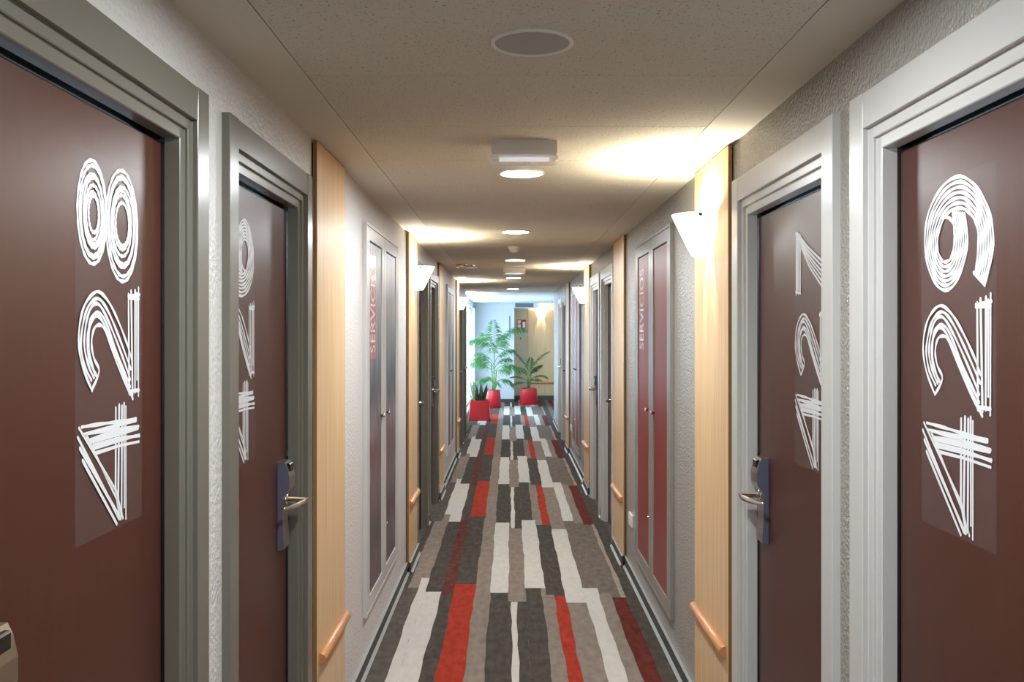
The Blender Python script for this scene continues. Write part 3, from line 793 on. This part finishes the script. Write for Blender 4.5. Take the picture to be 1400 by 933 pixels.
mb = MB(); mb.tube([(0.255, 21.708, 1.46), (0.255, 21.703, 1.46)], 0.017, 16); mb.build('push_face', M['black'], o)
o = empty('notice_frame', (-0.14, Y_END - 0.008, 1.76), 'framed white notice on the end wall behind the palm top', 'notice')
mb = MB(); mb.box(-0.28, 0.0, Y_END - 0.006, Y_END, 1.56, 1.97); mb.build('notice_sheet', M['wall_blue'], o)
mb = MB(); mb.box(-0.015, 0.012, Y_END - 0.016, Y_END, 1.55, 1.98); mb.build('frame_edge', M['grille'], o)

# ---- potted plants
def leaf_strip(mb, pts, widths, side_v, fold=0.25):
    L, C, R = [], [], []
    for p, w in zip(pts, widths):
        L.append(p - side_v*w + Vector((0, 0, fold*w))); C.append(p); R.append(p + side_v*w + Vector((0, 0, fold*w)))
    mb.grid([L, C, R], 0, True)

def frond(parent, base, az, el, length, droop, nleaf, leaflen, m, name='frond', lw=0.012, seed=0, hang=0.0):
    rnd = random.Random(seed)
    base = Vector(base); h = Vector((math.cos(az), math.sin(az), 0)); sd = Vector((-math.sin(az), math.cos(az), 0))
    pts = []; p = base.copy(); e = el; n = 14
    for i in range(n + 1):
        pts.append(p.copy())
        p = p + (h*math.cos(e) + Vector((0, 0, 1))*math.sin(e))*(length/n)
        e -= droop/n*(0.4 + 1.2*i/n)
    mb = MB(); mb.tube(pts, [0.007*(1 - 0.75*i/n) for i in range(n + 1)], 5)
    for k in range(nleaf):
        t = 0.28 + 0.72*k/(nleaf - 1); f = t*n; i = min(int(f), n - 1); q = pts[i].lerp(pts[i+1], f - i)
        tang = (pts[i+1] - pts[i]).normalized()
        ll = leaflen*(math.sin(math.pi*min(1, 0.22 + 0.70*t))**0.7)*(0.85 + 0.3*rnd.random())
        for sg in (-1, 1):
            d = (sd*sg*(0.80 - 0.3*hang) + tang*(0.55 + 0.3*rnd.random()) + Vector((0, 0, 0.10 - hang*(0.4 + 0.5*rnd.random())))).normalized()
            c1 = q + d*ll*0.5 - Vector((0, 0, ll*0.06)); c2 = q + d*ll - Vector((0, 0, ll*(0.30 + 0.25*rnd.random())))
            wv = tang.cross(d).cross(d).normalized()
            mb.face([q, c1 - wv*lw, c2, c1 + wv*lw])
    return mb.build(name, m, parent, fix=False)

def round_pot(o, c, rb, rt, h):
    mb = MB(); mb.lathe([(rb - 0.012, 0.0), (rb, 0.008), (rb + (rt - rb)*0.9, h - 0.03), (rt, h - 0.004), (rt - 0.006, h), (rt - 0.016, h - 0.004), (rt - 0.018, h - 0.05)], (c[0], c[1], 0), 40, capbot=True)
    mb.build('pot', M['red_pot'], o)
    mb = MB(); mb.lathe([(rt - 0.017, h - 0.04), (0.001, h - 0.03)], (c[0], c[1], 0), 24, captop=True); mb.build('soil', M['soil'], o)

c = (-0.345, 19.5)
o = empty('potted_palm', (*c, 0), 'tall light green palm in a round red pot before the white end wall', 'plant')
round_pot(o, c, 0.165, 0.135, 0.375)
for dx, dy, zt in ((0.01, 0.0, 1.22), (-0.03, 0.03, 0.95), (0.04, -0.02, 0.80), (0.0, 0.04, 0.62)):
    mb = MB(); mb.tube([(c[0] + dx*0.6, c[1] + dy*0.6, 0.34), (c[0] + dx, c[1] + dy, 0.34 + (zt - 0.34)*0.5), (c[0] + dx*1.6, c[1] + dy*1.6, zt)], [0.016, 0.014, 0.008], 7); mb.build('cane', M['stem'], o)
R = math.radians
for i, (z, az, el, ln, dr) in enumerate(((1.15, 10, 76, 0.98, 1.9), (1.15, 168, 66, 0.70, 2.0), (1.2, 95, 84, 0.72, 0.7), (1.12, 60, 70, 0.70, 1.5), (1.10, 130, 74, 0.72, 1.3), (1.1, -60, 66, 0.62, 1.6),
        (0.80, 176, 50, 0.56, 1.7), (0.84, 205, 58, 0.56, 1.7), (0.9, 160, 60, 0.55, 1.5), (0.95, 20, 62, 0.6, 1.6), (1.0, 100, 70, 0.6, 1.3), (0.76, -5, 46, 0.62, 2.0), (0.82, 35, 58, 0.55, 1.7), (0.70, -40, 45, 0.5, 1.8), (0.72, 150, 50, 0.6, 1.6),
        (0.52, 190, 40, 0.45, 1.9), (0.50, -10, 42, 0.5, 2.3), (0.48, -75, 45, 0.34, 1.9), (0.5, 120, 50, 0.42, 1.6))):
    frond(o, (c[0] + 0.012, c[1], z), R(az), R(el), ln, dr, 46 if ln > 0.6 else 32, 0.27 if ln > 0.6 else 0.20, M['palm'], lw=0.0065, seed=i, hang=0.8)

c = (0.42, 20.3)
o = empty('potted_kentia', (*c, 0), 'dark green leafy plant in a round red pot before the beige alcove', 'plant')
round_pot(o, c, 0.20, 0.18, 0.365)
for dx, zt in ((-0.02, 0.85), (0.04, 0.80), (0.0, 0.6)):
    mb = MB(); mb.tube([(c[0] + dx*0.5, c[1], 0.33), (c[0] + dx, c[1], 0.55), (c[0] + dx*2, c[1], zt)], [0.013, 0.011, 0.007], 7); mb.build('cane', M['stem'], o)
for i, (z, az, el, ln, dr) in enumerate(((0.72, 168, 66, 0.62, 0.7), (0.70, 12, 62, 0.66, 0.8), (0.62, 80, 72, 0.5, 0.8), (0.5, 185, 38, 0.42, 1.1), (0.52, -10, 42, 0.45, 1.5), (0.56, 40, 60, 0.45, 1.0), (0.46, 200, 20, 0.36, 1.0), (0.47, -50, 40, 0.36, 1.3), (0.55, 130, 58, 0.45, 1.0), (0.62, -20, 60, 0.40, 0.9))):
    frond(o, (c[0], c[1], z), R(az), R(el), ln, dr, 22, 0.18, M['kentia'], lw=0.015, seed=30 + i)

c = (-0.552, 16.73)
o = empty('potted_snake_plant', (*c, 0), 'snake plant with stiff dark leaves in a square red planter', 'plant')
hb, ht, H = 0.193, 0.176, 0.362
mb = MB(); rows = []
for z, r in ((0, hb - 0.008), (0.008, hb), (H - 0.006, ht), (H, ht - 0.005), (H, ht - 0.016), (H - 0.05, ht - 0.02)):
    cr = 0.018
    ring = []
    for qx, qy, a0 in ((1, 1, 0), (-1, 1, 90), (-1, -1, 180), (1, -1, 270)):
        for j in range(4):
            a = R(a0 + j*30); ring.append((c[0] + qx*(r - cr) + cr*math.cos(a), c[1] + qy*(r - cr) + cr*math.sin(a), z))
    rows.append(ring)
mb.grid(rows, 0, False, True); mb.face(rows[0][::-1]); mb.build('pot', M['red_pot'], o)
mb = MB(); mb.box(c[0] - ht + 0.021, c[0] + ht - 0.021, c[1] - ht + 0.021, c[1] + ht - 0.021, H - 0.06, H - 0.035); mb.build('soil', M['soil'], o)
rnd = random.Random(5)
for i, (dx, dy, lean, h, w) in enumerate(((-0.09, 0.0, -0.10, 0.46, 0.030), (-0.07, -0.05, -0.04, 0.44, 0.032), (-0.05, 0.05, -0.13, 0.40, 0.028), (-0.03, -0.02, -0.06, 0.38, 0.03), (0.05, 0.0, -0.02, 0.42, 0.030), (0.06, -0.05, -0.05, 0.36, 0.03),
        (0.08, 0.03, 0.06, 0.36, 0.028), (0.09, -0.02, 0.10, 0.33, 0.026), (0.05, 0.06, 0.09, 0.30, 0.026), (-0.10, 0.03, -0.17, 0.28, 0.024), (0.0, 0.05, 0.03, 0.26, 0.026), (-0.06, -0.08, 0.02, 0.33, 0.03), (0.04, -0.08, 0.01, 0.30, 0.03))):
    mb = MB(); n = 6; pts = []; ws = []
    a = rnd.uniform(0, math.pi); sv = Vector((math.cos(a), math.sin(a)*0.6, 0)).normalized()
    for k in range(n + 1):
        t = k/n
        pts.append(Vector((c[0] + dx + lean*t**1.3, c[1] + dy + 0.03*math.sin(i)*t, H - 0.05 + h*t)))
        ws.append(w*(0.62 + 0.5*math.sin(math.pi*min(1, t*1.1)))*(1 if k < n else 0.02)*(0.55 if k == n - 1 else 1))
    L, C, RR = [], [], []
    fw_ = Vector((-sv.y, sv.x, 0))
    for p, ww in zip(pts, ws):
        L.append(p - sv*ww + fw_*ww*0.3); C.append(p); RR.append(p + sv*ww + fw_*ww*0.3)
    mb.grid([L, C, RR], 0, True); 
    mb.build('leaf', M['snake'], o, fix=False)
